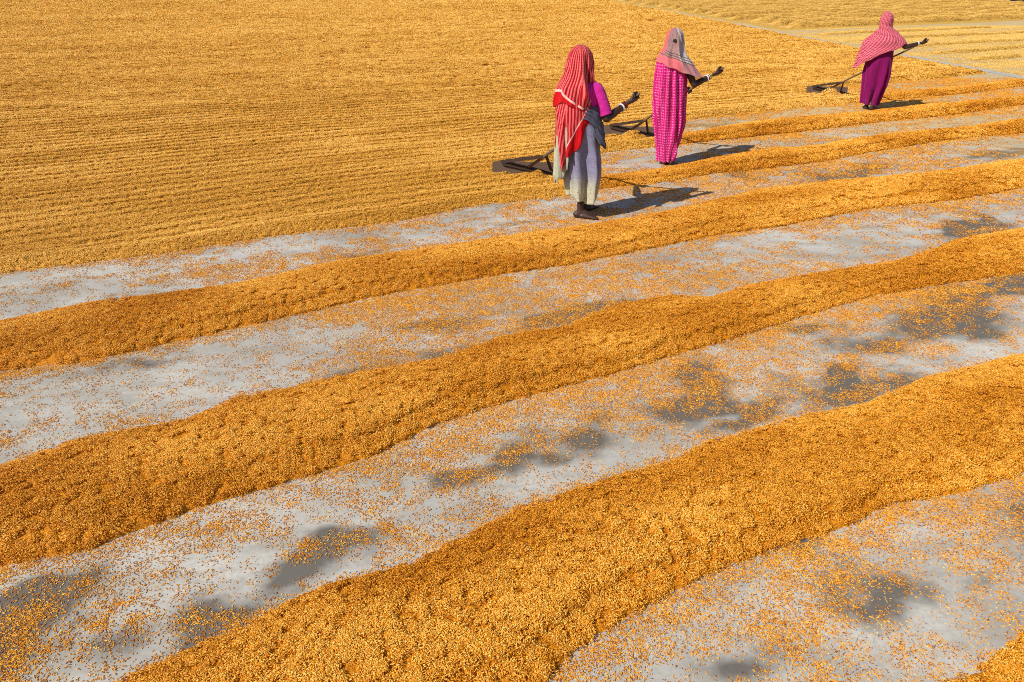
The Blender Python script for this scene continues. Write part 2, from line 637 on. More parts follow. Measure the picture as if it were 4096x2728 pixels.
RAKES = [(0.17, 8.47), (1.62, 10.70), (5.86, 14.78)]      # heaps of grain against the boards


def field_height(s, t):
    x, y = st2xy(s, t)
    e = field_edge(s)
    d = t - e
    body = .036 * smooth(0, .13, d) + .030 * np.exp(-((d - .15) / .13) ** 2) * (.5 + noise(s * 1.3, 5 + 0 * s, 3)) * (d > 0)
    # furrows left by feet and rakes, about a hand-span apart, broken along their length
    wob = (fbm(s * .30, t * .4, 1, 2) - .5) * .40 + (noise(s * 2.6, t * 3, 4) - .5) * .045
    ph = (t + wob) / .235
    q = ph % 1.0
    cell = np.floor(ph)
    brk = smooth(.30, .50, noise(s * .9 + cell * 7.7, cell * 3.1, 2) * .65 + .35 * noise(s * 4.5 + cell * 3.3, cell * 5.1, 3))
    saw = np.where(q < .11, q / .11, (1 - q) / .89)
    furrow = .027 * (saw - .45) * (.25 + .75 * brk)
    rip = (fbm(s * 1.6, t * 8, 5, 2) - .5) * .016
    z = body + (furrow + rip + .004) * smooth(.05, .4, d)
    dd = div_x(y) - .30 + (noise(y * .8, 0 * y, 4) - .5) * .25 - x
    z = z * smooth(0, .3, dd)
    out = (d < 0) | (dd < 0)
    mound = np.zeros_like(z)
    for (rx, ry) in RAKES:
        mound = np.maximum(mound, .150 * (.7 + .6 * noise(x * 9, y * 9, 4)) * np.exp(-((x - rx) / .21) ** 2 - ((y - ry) / .115) ** 2) - .012)
    z = np.maximum(z, mound)
    return np.where(out, np.where((mound > .002) & (dd > 0), mound, -.012), np.maximum(z, .007 + 0 * z))


def grad_normals(fn, s, t, eps=.012):
    zs = (fn(s + eps, t) - fn(s - eps, t)) / (2 * eps)
    zt = (fn(s, t + eps) - fn(s, t - eps)) / (2 * eps)
    zs, zt = np.clip(zs, -1.3, 1.3), np.clip(zt, -1.3, 1.3)
    return np.stack([-(zs * CU - zt * SU), -(zs * SU + zt * CU), np.ones_like(zs)], 1)


def sheet(name, s, t, fn, mat, parent=None, zmin=-.011, sink=.0):
    S, T = np.meshgrid(s, t, indexing='ij')
    Z = fn(S, T)
    X, Y = st2xy(S, T)
    V = np.stack([X, Y, Z - sink], -1).reshape(-1, 3)
    F = grid_faces(len(s), len(t))
    ok = (Z.reshape(-1)[F] > zmin).any(1)
    F = F[ok]
    used = np.unique(F)
    remap = np.zeros(len(V), int)
    remap[used] = np.arange(len(used))
    return mesh_obj(name, V[used], remap[F], mat, parent)


# ------------------------------------------------------------ the floor
STAINS = [(0.47, 4.75, .55, .16, 1.0), (-.07, 4.35, .42, .10, .9), (-.52, 4.68, .28, .14, .7), (1.03, 3.72, .26, .16, 1.0), (1.30, 3.52, .26, .13, 1.0),
          (1.80, 3.80, .28, .15, 1.0), (1.14, 4.0, .22, .12, .7), (.33, 3.28, .30, .18, .8), (-.10, 2.93, .26, .09, .8), (-.80, 2.38, .28, .12, .9),
          (-.93, 3.92, .3, .1, .6), (-1.65, 2.07, .16, .24, .9), (-1.83, 2.28, .16, .1, .9), (-1.17, 2.08, .2, .2, .8), (-1.0, 2.0, .18, .12, .7),
          (1.13, 2.32, .18, .07, .7), (1.37, 2.18, .26, .13, .7), (.74, 1.94, .22, .12, .7), (3.45, 5.22, .75, .26, 1.0), (3.9, 5.28, .5, .22, 1.0),
          (2.85, 4.72, .5, .26, .8), (2.2, 4.4, .45, .2, .6), (1.95, 4.62, .24, .1, .7), (4.15, 6.75, .4, .14, .9), (4.3, 7.05, .3, .12, .8),
          (4.15, 6.5, .42, .12, .8), (3.85, 8.9, .7, .2, .8), (2.75, 8.9, .4, .16, .7), (6.35, 9.95, .7, .2, .8), (3.05, 12.1, .7, .2, .7),
          (4.1, 13.1, .8, .2, .6), (5.3, 10.9, .6, .2, .6), (-2.2, 4.0, .3, .1, .5), (-1.35, 6.0, .5, .12, .4), (.1, 7.0, .5, .1, .4),
          (2.25, 2.62, .35, .16, .7), (.25, 4.25, .35, .1, .7), (2.3, 3.9, .3, .12, .6)]


def build_floor():
    xs = np.concatenate([np.linspace(-220, -12, 22), np.arange(-11, -4, .5), np.arange(-4, 8, .05), np.arange(8, 14, .3), np.linspace(15, 220, 22)])
    ys = np.concatenate([np.linspace(-60, 0, 8), np.arange(.5, 1.5, .25), np.arange(1.5, 14, .05), np.arange(14, 26, .4), np.linspace(28, 330, 26)])
    X, Y = np.meshgrid(xs, ys, indexing='ij')
    S, T = xy2st(X, Y)
    damp = np.zeros_like(X)
    wx = (fbm(X * 2.6, Y * 2.6, 1, 4) - .5) * .62
    wy = (fbm(X * 2.6, Y * 2.6, 3, 4) - .5) * .62
    for (cx, cy, a, b, k) in STAINS:
        ds, dt = xy2st(X - cx + wx, Y - cy + wy)
        damp = np.maximum(damp, k * (.55 + .6 * fbm(X * 1.7, Y * 1.7, 6, 2)) * np.exp(-.9 * ((ds / a) ** 2 + (dt / b) ** 2)))
    dust = smooth(8.5, 17, np.hypot(X, Y)) * .95 * (.5 + fbm(S * .5, T * 1.5, 5, 2))
    Z = np.zeros_like(X)
    V = np.stack([X, Y, Z], -1).reshape(-1, 3)
    o = mesh_obj('drying_floor', V, grid_faces(len(xs), len(ys)), M['floor'])
    for nm, arr in (('damp', damp), ('dust', np.clip(dust, 0, 1))):
        a = o.data.attributes.new(nm, 'FLOAT', 'POINT')
        a.data.foreach_set('value', arr.astype(np.float32).ravel())
    tag(o, kind='structure')


build_floor()

# the pale gutter strip that divides the plots, and the edge kerb far right
ys = np.linspace(12, 120, 500)
strip_w = np.maximum(.0, -.05 + .34 * fbm(ys * .9, 0 * ys, 3, 3))
V = np.concatenate([np.stack([div_x(ys) - strip_w, ys, 0 * ys + .004], 1), np.stack([div_x(ys) + strip_w, ys, 0 * ys + .004], 1)])
n = len(ys)
F = np.stack([np.arange(n - 1), np.arange(n - 1) + n, np.arange(n - 1) + n + 1, np.arange(n - 1) + 1], 1)
tag(mesh_obj('gutter_strip', V, F, M['strip']), kind='structure')


def box(name, c, d, mat, parent=None, rot=None, bev=.0):
    hx, hy, hz = d[0] / 2, d[1] / 2, d[2] / 2
    vs_ = [Vector((x, y, z)) for x in (-hx, hx) for y in (-hy, hy) for z in (-hz, hz)]
    if rot is not None: vs_ = [rot @ v for v in vs_]
    vs_ = [tuple(v + Vector(c)) for v in vs_]
    fs = [(0, 1, 3, 2), (4, 6, 7, 5), (0, 4, 5, 1), (2, 3, 7, 6), (0, 2, 6, 4), (1, 5, 7, 3)]
    o = mesh_obj(name, vs_, fs, mat, parent, smoothshade=False)
    if bev:
        b = o.modifiers.new('b', 'BEVEL')
        b.width = bev
        b.segments = 2
    return o


# ------------------------------------------------------------ grain: rows, spread field, scatter
gd_row = clump_group('heaped_grain_row', M['grain_row'], 58, .024, .011, .70, 8, 1)
gd_field = clump_group('heaped_grain_field', M['grain_field'], 24, .015, .007, .60, 8, 1)
gd_field2 = clump_group('heaped_grain_field_far', M['grain_field'], 85, .030, .007, .45, 6, 1)
gd_far = clump_group('heaped_grain_far', M['grain_far'], 60, .030, .007, .40, 4, 1)
gs_row = clump_group('loose_grain', M['grain_row'], 12, .034, .0014, .14, 8)

ROW_LABEL = [
    'corner of a golden grain ridge at the bottom right edge of the picture',
    'broad golden grain ridge nearest the camera, running to the lower right',
    'second golden grain ridge from the camera, with uneven lumpy crest',
    'long golden grain ridge just in front of the barefoot woman in lavender skirt',
    'low golden grain ridge between the two nearest women and running right behind them',
    'low golden grain ridge running right from behind the woman in dotted pink dress',
    'faint far grain ridge running right behind the woman in purple skirt']
for i, r in enumerate(ROWS):
    s = np.arange(r['s0'], r['s1'], .035)
    l, u = row_edges(i, s)
    t = np.arange(l.min() - .03, u.max() + .03, .013)
    o = sheet('grain_windrow', s, t, lambda a, b, i=i: row_height(i, a, b), M['bed_row'], sink=.006)
    tag(o, ROW_LABEL[i], 'grain ridge', 'raked grain ridges')
    n = int((r['s1'] - r['s0']) * 1.0 * 1900)
    ss = rng.uniform(r['s0'], r['s1'], n)
    tt = rng.uniform(t[0], t[-1], n)
    x, y = st2xy(ss, tt)
    sc = lod(x, y)
    keep = in_view(x, y) & (rng.random(n) < 1 / sc ** 1.7)
    ss, tt, x, y, sc = ss[keep], tt[keep], x[keep], y[keep], sc[keep]
    z = row_height(i, ss, tt)
    k = z > .001
    ss, tt, x, y, sc, z = [a[k] for a in (ss, tt, x, y, sc, z)]
    nr = grad_normals(lambda a, b: row_height(i, a, b), ss, tt)
    tone = np.clip(.5 + (fbm(ss * 1.3, tt * 2.5, 6, 3) - .5) * 1.5 + rng.normal(0, .12, len(ss)), 0, 1)
    clump_cloud('grain_layer', np.stack([x, y, z], 1), nr, sc * rng.uniform(.9, 1.1, len(sc)), tone, gd_row, o)

# spread field
s1 = np.concatenate([np.arange(-30, -6, .5), np.arange(-6, 22, .075), np.arange(22, 34, .4)])
t1 = np.concatenate([np.arange(6.3, 17, .022), np.arange(17, 26, .05), np.arange(26, 75, .11)])
field = sheet('grain_bed', s1, t1, field_height, M['bed_field'], sink=.005)
tag(field, 'wide furrowed sheet of tan grain spread over the left of the yard', 'grain', kind='stuff')
for (y0, y1, n, grp, mx) in ((5.0, 14.0, 190000, gd_field, 2.8), (13.4, 82.0, 95000, gd_field2, 14)):
    y = y0 * (y1 / y0) ** rng.random(n)
    x = rng.uniform(-.86, .86, n) * y
    ss, tt = xy2st(x, y)
    sc = np.clip(np.hypot(x, y) / 6.0, 1, mx)
    z = field_height(ss, tt)
    k = z > .001
    ss, tt, x, y, sc, z = [a[k] for a in (ss, tt, x, y, sc, z)]
    nr = grad_normals(field_height, ss, tt, .012 if y0 < 10 else .03)
    tone = np.clip(.5 + (fbm(ss * .8, tt * 3.0, 2, 3) - .5) * 1.3 + (fbm(ss * .1, tt * .2, 5, 2) - .5) * .5 + rng.normal(0, .15, len(ss)), 0, 1)
    clump_cloud('grain_layer', np.stack([x, y, z], 1), nr, sc * rng.uniform(.85, 1.1, len(sc)), tone, grp, field)

# loose grains scattered over the bare strips
STREAKS = [(6.55, 6.20, 6.62, .035), (8.05, 6.05, 6.55, .05), (1.05, 6.0, 6.35, .09), (1.9, 6.2, 6.35, .06), (9.0, 6.2, 6.5, .04)]


def scatter_density(s, t):
    n1 = fbm(s * 1.1, t * 2.4, 2, 3)
    n2 = fbm(s * 3.6, t * 6.5, 5, 3)
    n3 = fbm(s * .45, t * .8, 7, 2)
    n4 = fbm(s * 9, t * 13, 1, 2)
    d = smooth(.40, .66, n1 * .36 + n2 * .34 + n4 * .24 + (n3 - .5) * .42 + .01) * 1.15 + .13
    for i in range(len(ROWS)):
        r = ROWS[i]
        l, u = row_edges(i, s)
        act = (s > r['s0'] + .1) & (s < r['s1'])
        gap = np.where(t < l, l - t, np.where(t > u, t - u, 0))
        lo = t < l
        d = np.where(act, d + 1.9 * np.exp(-gap / np.where(lo, .03 + .36 * n1 * n1, .022)) * (.25 + n2) + np.where(lo, .5, .15) * np.exp(-gap / .25) * n1 * n2, d)
        d = np.where(act & (gap <= 0), 0, d)
    e = field_edge(s)
    gap = np.maximum(e - t, 0)
    d = d + 1.9 * np.exp(-gap / (.03 + .28 * n1 * n1)) * (.3 + n2)
    for (cs, ta, tb, w) in STREAKS:
        cs2 = cs + (noise(t * 5, cs + 0 * t, 3) - .5) * .12
        d = d + .9 * np.exp(-((s - cs2) / w) ** 2) * ((t > ta) & (t < tb))
    return np.where(t > e, 0, np.clip(d, 0, 1.9))


n = 900000
yy = 1.3 + 16.5 * rng.random(n) ** 1.35
xx = rng.uniform(-1, 1, n) * ((yy + .9) * .80 + .35)
ss, tt = xy2st(xx, yy)
sc = np.clip(lod(xx, yy), 1, 1.9)
area_pdf = (1 / (1.35 * 16.5)) * np.maximum((yy - 1.3) / 16.5, 1e-4) ** (1 / 1.35 - 1) / (2 * ((yy + .9) * .80 + .35))
want = 2200 * scatter_density(ss, tt) / sc ** 2.0 * (1 - .30 * smooth(4.5, 8.5, yy))
keep = rng.random(n) < want / (n * area_pdf)
xx, yy, ss, tt, sc = [a[keep] for a in (xx, yy, ss, tt, sc)]
keep = xx < div_x(yy) - .1
xx, yy, ss, tt, sc = [a[keep] for a in (xx, yy, ss, tt, sc)]
pts = np.stack([xx, yy, 0 * xx + .0002], 1)
nr = np.tile(np.array([[0, 0, 1.0]]), (len(xx), 1))
tone = np.clip(.30 + rng.normal(0, .30, len(xx)), 0, 1)
o = clump_cloud('scattered_grain', pts, nr, sc * rng.uniform(.72, 1.0, len(sc)), tone, gs_row)
tag(o, 'single loose grains scattered over the bare concrete strips', 'grain')

# plots beyond the gutter
def kerb_x(y):
    return 37.3 + .26 * (y - 61)


FAR_ROWS = [(13.4, .3), (15.0, .32), (16.9, .45), (19.2, .45), (21.6, .5), (25.2, .7), (26.7, .7), (28.8, .75), (31.0, .75), (33.3, .75), (35.4, .75), (37.4, .8), (39.8, .8),
            (42.4, .85), (45.2, .9), (48.4, .95), (51.9, 1.0), (55.6, 1.0)]


def far_bed(s, t):
    x, y = st2xy(s, t)
    dd = x - div_x(y) - .45 + (noise(y * .6, 0 * y, 2) - .5) * .4
    de = kerb_x(y) - .5 - x
    z = .02 + (fbm(s * 1.5, t * 4, 3, 2) - .5) * .03
    m = smooth(23.8, 24.2, t + (noise(s * .5, 0 * s, 5) - .5) * .5) * smooth(0, .4, dd) * smooth(0, .6, de) * smooth(70, 68, t)
    return np.where(m > .02, z * m, -.012)


bed2 = sheet('grain_bed', np.arange(16, 72, .35), np.arange(23.6, 71, .16), far_bed, M['bed_far'])
tag(bed2, 'pale straw coloured grain sheet beyond the gutter at the upper right', 'grain', kind='stuff')
for j, (tc, wd) in enumerate(FAR_ROWS):
    def fr(s, t, tc=tc, wd=wd, j=j):
        x, y = st2xy(s, t)
        c = tc + (fbm(s * .22, j * 4.4 + 0 * s, 1, 3) - .5) * .7
        hw = wd * (.5 + .5 * fbm(s * .5, j * 3.3 + 0 * s, 4, 2))
        w = np.abs(t - c) / hw
        xw = np.clip((t - c) / hw * .5 + .5, 0, 1)
        dd = x - div_x(y) - .55 - .8 * noise(s * 0 + j * 2.7, 0 * s, 2)
        hgt = (.06 if tc < 24 else .21) * (.5 + 1.0 * fbm(s * .8, j + t * .3, 6, 3))
        z = hgt * np.sin(np.pi * xw ** .5) * smooth(0, .6, dd) * smooth(kerb_x(y) - .4, kerb_x(y) - 1.2, x) + .012 * (fbm(s * 5, t * 6, 2, 2) - .5)
        return np.where((w < 1) & (dd > 0.02) & (x < kerb_x(y) - .4), z, -.012)
    near = tc < 24
    sa = np.arange(10 if near else 16, 34 if near else 72, .12 if near else .22)
    o = sheet('grain_windrow', sa, np.arange(tc - 1.3, tc + 1.3, .05 if near else .08), fr, M['bed_far'])
    where = 'just beyond the gutter' if near else 'in the upper right plot'
    ordn = ('first', 'second', 'third', 'fourth', 'fifth', 'sixth', 'seventh', 'eighth', 'ninth', 'tenth', 'eleventh', 'twelfth', 'thirteenth')
    tag(o, '%s straw grain ridge %s, counted from the nearest' % (ordn[j if near else j - 5], where), 'grain ridge', 'raked ridges near the gutter' if near else 'raked ridges in the far plot')
    m = 9000 if near else 9000
    a = rng.uniform(sa[0], sa[-1], m)
    b = tc + rng.uniform(-1.0, 1.0, m)
    z = fr(a, b)
    x, y = st2xy(a, b)
    k = (z > .004) & in_view(x, y, 1)
    a, b, z, x, y = [q[k] for q in (a, b, z, x, y)]
    clump_cloud('grain_layer', np.stack([x, y, z], 1), grad_normals(fr, a, b, .05), np.full(len(a), 2.8 if near else 3.4), rng.random(len(a)), gd_far, o)

# thin leftover grain between the low ridges beyond the gutter
n = 60000
yy = rng.uniform(14, 36, n)
xx = div_x(yy) + .05 + .4 * rng.random(n) + rng.random(n) * 16
ss, tt = xy2st(xx, yy)
d = smooth(.32, .6, fbm(ss * .35, tt * 1.1, 4, 3)) * .9 + .25
k = (rng.random(n) < d) & (tt < 24.4) & in_view(xx, yy, 1) & (np.abs(tt - 23.2 - .6 * (noise(ss * .3, 0 * ss, 2) - .5)) > .32)
xx, yy = xx[k], yy[k]
o = clump_cloud('scattered_grain', np.stack([xx, yy, 0 * xx + .002], 1), np.tile(np.array([[0, 0, 1.0]]), (len(xx), 1)),
                np.full(len(xx), 2.6), rng.random(len(xx)), clump_group('loose_grain_far', M['grain_far'], 14, .05, .002, .15, 5, 1))
tag(o, 'thin leftover straw grain on the floor beyond the gutter', 'grain')

# far edge of the yard
KR = Matrix.Rotation(-math.atan(.26), 3, 'Z')
box('kerb', (kerb_x(75), 75, .05), (.40, 50, .10), M['strip'], rot=KR)
tag(bpy.data.objects['kerb'], 'pale concrete kerb along the far right edge of the yard', 'kerb')
M['brick'] = plain('salmon_brick', (.50, .17, .10), (.40, .12, .08), 2, .9)
M['rubbish'] = plain('dark_brush', (.035, .018, .016), (.10, .05, .035), 5, .95)
V, F = [], []
for i in range(420):
    yb = 66 + rng.uniform(-5, 9)
    c = np.array([kerb_x(yb) + 1.0 + rng.normal(0, .22), yb, abs(rng.normal(0, .32))])
    dv = rng.normal(0, 1, 3) * (.5, .6, .25)
    w = rng.normal(0, 1, 3)
    w = np.cross(dv, w); w = w / np.linalg.norm(w) * .06
    q = np.cross(dv, w); q = q / np.linalg.norm(q) * .05
    k = len(V)
    V += [c + w, c - w, c + q, c + dv]
    F += [(k, k + 1, k + 3), (k + 1, k + 2, k + 3), (k + 2, k, k + 3), (k, k + 2, k + 1)]
tag(mesh_obj('brush_pile', V, F, M['rubbish'], smoothshade=False), 'dark pile of brushwood beyond the kerb at the top right corner', 'brushwood', kind='stuff')
bw = bpy.data.objects.new('brick_wall', None)
COL.objects.link(bw)
bw.location = (kerb_x(68) + 2.4, 68, 0)
bw.rotation_euler = (0, 0, -math.atan(.26))
tag(bw, 'low salmon brick wall beyond the brushwood at the top right corner', 'wall')
for i in range(9):
    box('brick_course', (0, 0, .075 + i * .158), (.42 - .012 * (i % 2), 30, .15), M['brick'], bw)

# ------------------------------------------------------------ people
def tube(rings_c, rings_r, nseg=12, frame=None):
    """tapered tube through points with rounded ends -> verts, faces"""
    P = [np.array(p, float) for p in rings_c]
    V, F = [], []
    n = len(P)
    allc, allr, dirs = [], [], []
    for i in range(n):
        d = P[min(i + 1, n - 1)] - P[max(i - 1, 0)]
        d = d / (np.linalg.norm(d) + 1e-9)
        allc.append(P[i]); allr.append(rings_r[i]); dirs.append(d)
    d0, d1 = dirs[0], dirs[-1]
    pre = [(P[0] - d0 * rings_r[0] * math.sin(a), rings_r[0] * math.cos(a), d0) for a in (1.45, 1.0, .5)]
    post = [(P[-1] + d1 * rings_r[-1] * math.sin(a), rings_r[-1] * math.cos(a), d1) for a in (.5, 1.0, 1.45)]
    seq = pre + list(zip(allc, allr, dirs)) + post
    ref = np.array([0, 0, 1.0]) if abs(d0[2]) < .9 else np.array([1.0, 0, 0])
    for c, r, d in seq:
        a = np.cross(d, ref); a /= np.linalg.norm(a)
        b = np.cross(d, a)
        for k in range(nseg):
            th = 2 * math.pi * k / nseg
            V.append(c + r * (math.cos(th) * a + math.sin(th) * b))
    m = len(seq)
    for i in range(m - 1):
        for k in range(nseg):
            k2 = (k + 1) % nseg
            F.append((i * nseg + k, i * nseg + k2, (i + 1) * nseg + k2, (i + 1) * nseg + k))
    F.append(tuple(range(nseg))[::-1])
    F.append(tuple((m - 1) * nseg + k for k in range(nseg)))
    return V, F


def ellips(c, r, rot=None, nu=16, nv=10):
    V, F = [], []
    for i in range(nv + 1):
        ph = math.pi * (i + .02) / (nv + .04)
        for k in range(nu):
            th = 2 * math.pi * k / nu
            v = Vector((r[0] * math.sin(ph) * math.cos(th), r[1] * math.sin(ph) * math.sin(th), r[2] * math.cos(ph)))
            if rot is not None: v = rot @ v
            V.append(np.array(v) + np.array(c))
    for i in range(nv):
        for k in range(nu):
            k2 = (k + 1) % nu
            F.append((i * nu + k, (i + 1) * nu + k, (i + 1) * nu + k2, i * nu + k2))
    F.append(tuple(range(nu)))
    F.append(tuple(nv * nu + k for k in range(nu))[::-1])
    return V, F


class Soup:
    def __init__(self):
        self.V, self.F = [], []

    def add(self, vf):
        k = len(self.V)
        self.V += list(vf[0])
        self.F += [tuple(i + k for i in f) for f in vf[1]]

    def tube(self, pts, rs, n=12): self.add(tube(pts, rs, n))

    def ell(self, c, r, rot=None): self.add(ellips(c, r, rot))


def fuse(name, soup, mat, parent, voxel=.006, iters=3):
    """melt the overlapping volumes into one continuous skin"""
    o = mesh_obj(name, soup.V, soup.F, mat)
    m = o.modifiers.new('r', 'REMESH')
    m.mode = 'VOXEL'
    m.voxel_size = voxel
    m2 = o.modifiers.new('s', 'SMOOTH')
    m2.factor = .5
    m2.iterations = iters
    dg = bpy.context.evaluated_depsgraph_get()
    me = bpy.data.meshes.new_from_object(o.evaluated_get(dg))
    me.name = name
    o.modifiers.clear()
    old = o.data
    o.data = me
    bpy.data.meshes.remove(old)
    if not me.materials: me.materials.append(mat)
    me.polygons.foreach_set('use_smooth', np.ones(len(me.polygons), dtype=bool))
    o.parent = parent
    return o


def hand(sp, hp, hd, wrist, flip=1):
    """closed hand round a pole: palm, four unequal bent fingers, thumb"""
    hp, hd, wrist = np.array(hp, float), np.array(hd, float), np.array(wrist, float)
    hd = hd / np.linalg.norm(hd)
    w = wrist - hp
    w = w - hd * (w @ hd)
    w /= np.linalg.norm(w)
    v = np.cross(hd, w) * flip

    def P(deg, r, k): return hp + hd * k + r * (math.cos(R(deg)) * w + math.sin(R(deg)) * v)
    ks = [-.031, -.0105, .0105, .030]
    rs = [.0085, .0098, .0102, .0095]
    ends = [225, 250, 258, 240]
    for k, r, e in zip(ks, rs, ends):
        sp.tube([wrist + hd * k * .45, P(12, .055, k * .9), P(48, .034, k)], [.017, .0145, .0125], 10)
        a = [48, 48 + (e - 48) * .36, 48 + (e - 48) * .70, e]
        sp.tube([P(a[0], .033, k), P(a[1], .0285, k), P(a[2], .026, k), P(a[3], .0245, k)], [r * 1.12, r, r * .95, r * .8], 10)
    sp.tube([P(-8, .062, .026), P(-52, .040, .044), P(-105, .030, .041), P(-150, .026, .034)], [.015, .0125, .0105, .009], 10)


def foot(sp, ankle, yaw, L=.225):
    """bare foot: heel, arch, ball and five toes; yaw = direction the toes point"""
    ax, ay, az = ankle
    c, s = math.cos(yaw), math.sin(yaw)

    def T(f, l, z): return np.array([ax + f * c - l * s, ay + f * s + l * c, z])
    sp.tube([T(-.035, 0, .034), T(.0, 0, .036)], [.033, .034])
    sp.tube([T(.0, 0, .075), T(-.012, 0, .045)], [.030, .034])
    sp.tube([T(.0, 0, .060), T(.05, 0, .045), T(.10, .002, .028)], [.034, .033, .026])
    for l in (-.028, -.010, .010, .028):
        sp.tube([T(.02, l * .7, .026), T(.125, l, .019)], [.025, .018])
    for j, (l, f, r) in enumerate(((-.036, .172, .0125), (-.014, .170, .0095), (.004, .163, .009), (.020, .153, .0085), (.034, .140, .008))):
        sp.tube([T(.115, l * .95, .017), T((.115 + f) / 2 + .01, l, .016), T(f, l, .011)], [r * 1.1, r, r * .9], 10)


def bangle(name, c, d, rad, thick, mat, parent, width=1.0):
    d = np.array(d, float); d /= np.linalg.norm(d)
    a = np.cross(d, (0, 0, 1.0)); a /= np.linalg.norm(a)
    b = np.cross(d, a)
    V, F = [], []
    NU, NV = 28, 8
    for i in range(NU):
        th = 2 * math.pi * i / NU
        e = math.cos(th) * a + math.sin(th) * b
        for j in range(NV):
            ph = 2 * math.pi * j / NV
            V.append(np.array(c) + e * (rad + thick * math.cos(ph)) + d * thick * width * math.sin(ph))
    for i in range(NU):
        for j in range(NV):
            F.append((i * NV + j, ((i + 1) % NU) * NV + j, ((i + 1) % NU) * NV + (j + 1) % NV, i * NV + (j + 1) % NV))
    return mesh_obj(name, V, F, mat, parent)


def prof(P, z, smooth_n=1):
    """columns of a list of (z, a, b, c, ...) read at z with smooth interpolation"""
    P = np.array(sorted(P))
    out = []
    zz = np.linspace(P[0, 0], P[-1, 0], 400)
    for c in range(1, P.shape[1]):
        y = np.interp(zz, P[:, 0], P[:, c])
        kk = np.ones(23) / 23
        y2 = np.convolve(np.pad(y, 11, mode='edge'), kk, 'valid')
        y2[:4] = y[:4]; y2[-4:] = y[-4:]
        out.append(np.interp(z, zz, y2))
    return out


def cloth_sheet(name, P, thl, thr, zt, zb, mat, parent, fold=None, nu=110, nv=90, uvfn=None, closed=False, thick=.004, crumple=.022):
    """cloth wrapped round a body profile P = (z, cx, rx, cy, ry); angle 0 faces the camera side (the back)"""
    u = np.linspace(0, 1, nu, endpoint=not closed)
    v = np.linspace(0, 1, nv)
    U, Vv = np.meshgrid(u, v, indexing='ij')
    ztop = zt(U) if callable(zt) else zt
    zbot = zb(U) if callable(zb) else zb
    Z = ztop + (zbot - ztop) * Vv
    a0 = thl(Z) if callable(thl) else thl
    a1 = thr(Z) if callable(thr) else thr
    TH = a0 + (a1 - a0) * U
    cx, rx, cy, ry = prof(P, Z)
    off = fold(TH, Z, U, Vv) if fold else 0
    ca, sa = np.cos(TH) * 1.6 + 20, np.sin(TH) * 1.6 + 20
    off = off + crumple * ((fbm(ca * 2 + Z * 3, sa * 2 + Z * 5, 1, 3) - .5) + .7 * (np.abs(fbm(ca * 3 - Z * 6, sa * 3 + Z * 9, 5, 3) - .5) - .15))
    X = cx + (rx + off) * np.sin(TH)
    Y = cy - (ry + off) * np.cos(TH)
    V = np.stack([X, Y, Z], -1).reshape(-1, 3)
    if uvfn: UV = uvfn(TH, Z, U, Vv)
    else:
        UV = (TH * .16, ztop - Z)
    uv = np.stack([UV[0] + 0 * Z, UV[1] + 0 * Z], -1).reshape(-1, 2)
    o = mesh_obj(name, V, grid_faces(nu, nv, closed), mat, parent, uv=uv)
    if thick:
        m = o.modifiers.new('t', 'SOLIDIFY')
        m.thickness = thick
        m.offset = 1
    return o


def ridge(x):
    return 1 - 2 * np.sqrt(np.sin(x) ** 2 + .03)


def head_shape(sp, c, face, tilt=0):
    """head with face: face = yaw of the gaze (angle from +X)"""
    M3 = Matrix.Rotation(face - math.pi / 2, 3, 'Z') @ Matrix.Rotation(-tilt, 3, 'X')

    def T(x, y, z): return np.array(M3 @ Vector((x, y, z))) + np.array(c)
    sp.ell(T(0, -.008, .012), (.073, .090, .092), M3)
    sp.ell(T(0, .022, -.042), (.056, .062, .066), M3)
    sp.ell(T(0, .066, -.088), (.026, .020, .020), M3)
    sp.tube([T(0, .082, .012), T(0, .098, -.018), T(0, .104, -.030)], [.009, .012, .014], 10)
    for s in (-1, 1):
        sp.ell(T(s * .014, .090, -.032), (.009, .010, .008), M3)
        sp.ell(T(s * .030, .076, .022), (.022, .012, .008), M3)
        sp.ell(T(s * .036, .070, -.024), (.020, .016, .016), M3)
        sp.ell(T(s * .072, -.004, -.016), (.008, .018, .030), M3)
    sp.ell(T(0, .083, -.055), (.021, .010, .006), M3)
    sp.ell(T(0, .081, -.066), (.018, .010, .007), M3)
    return T


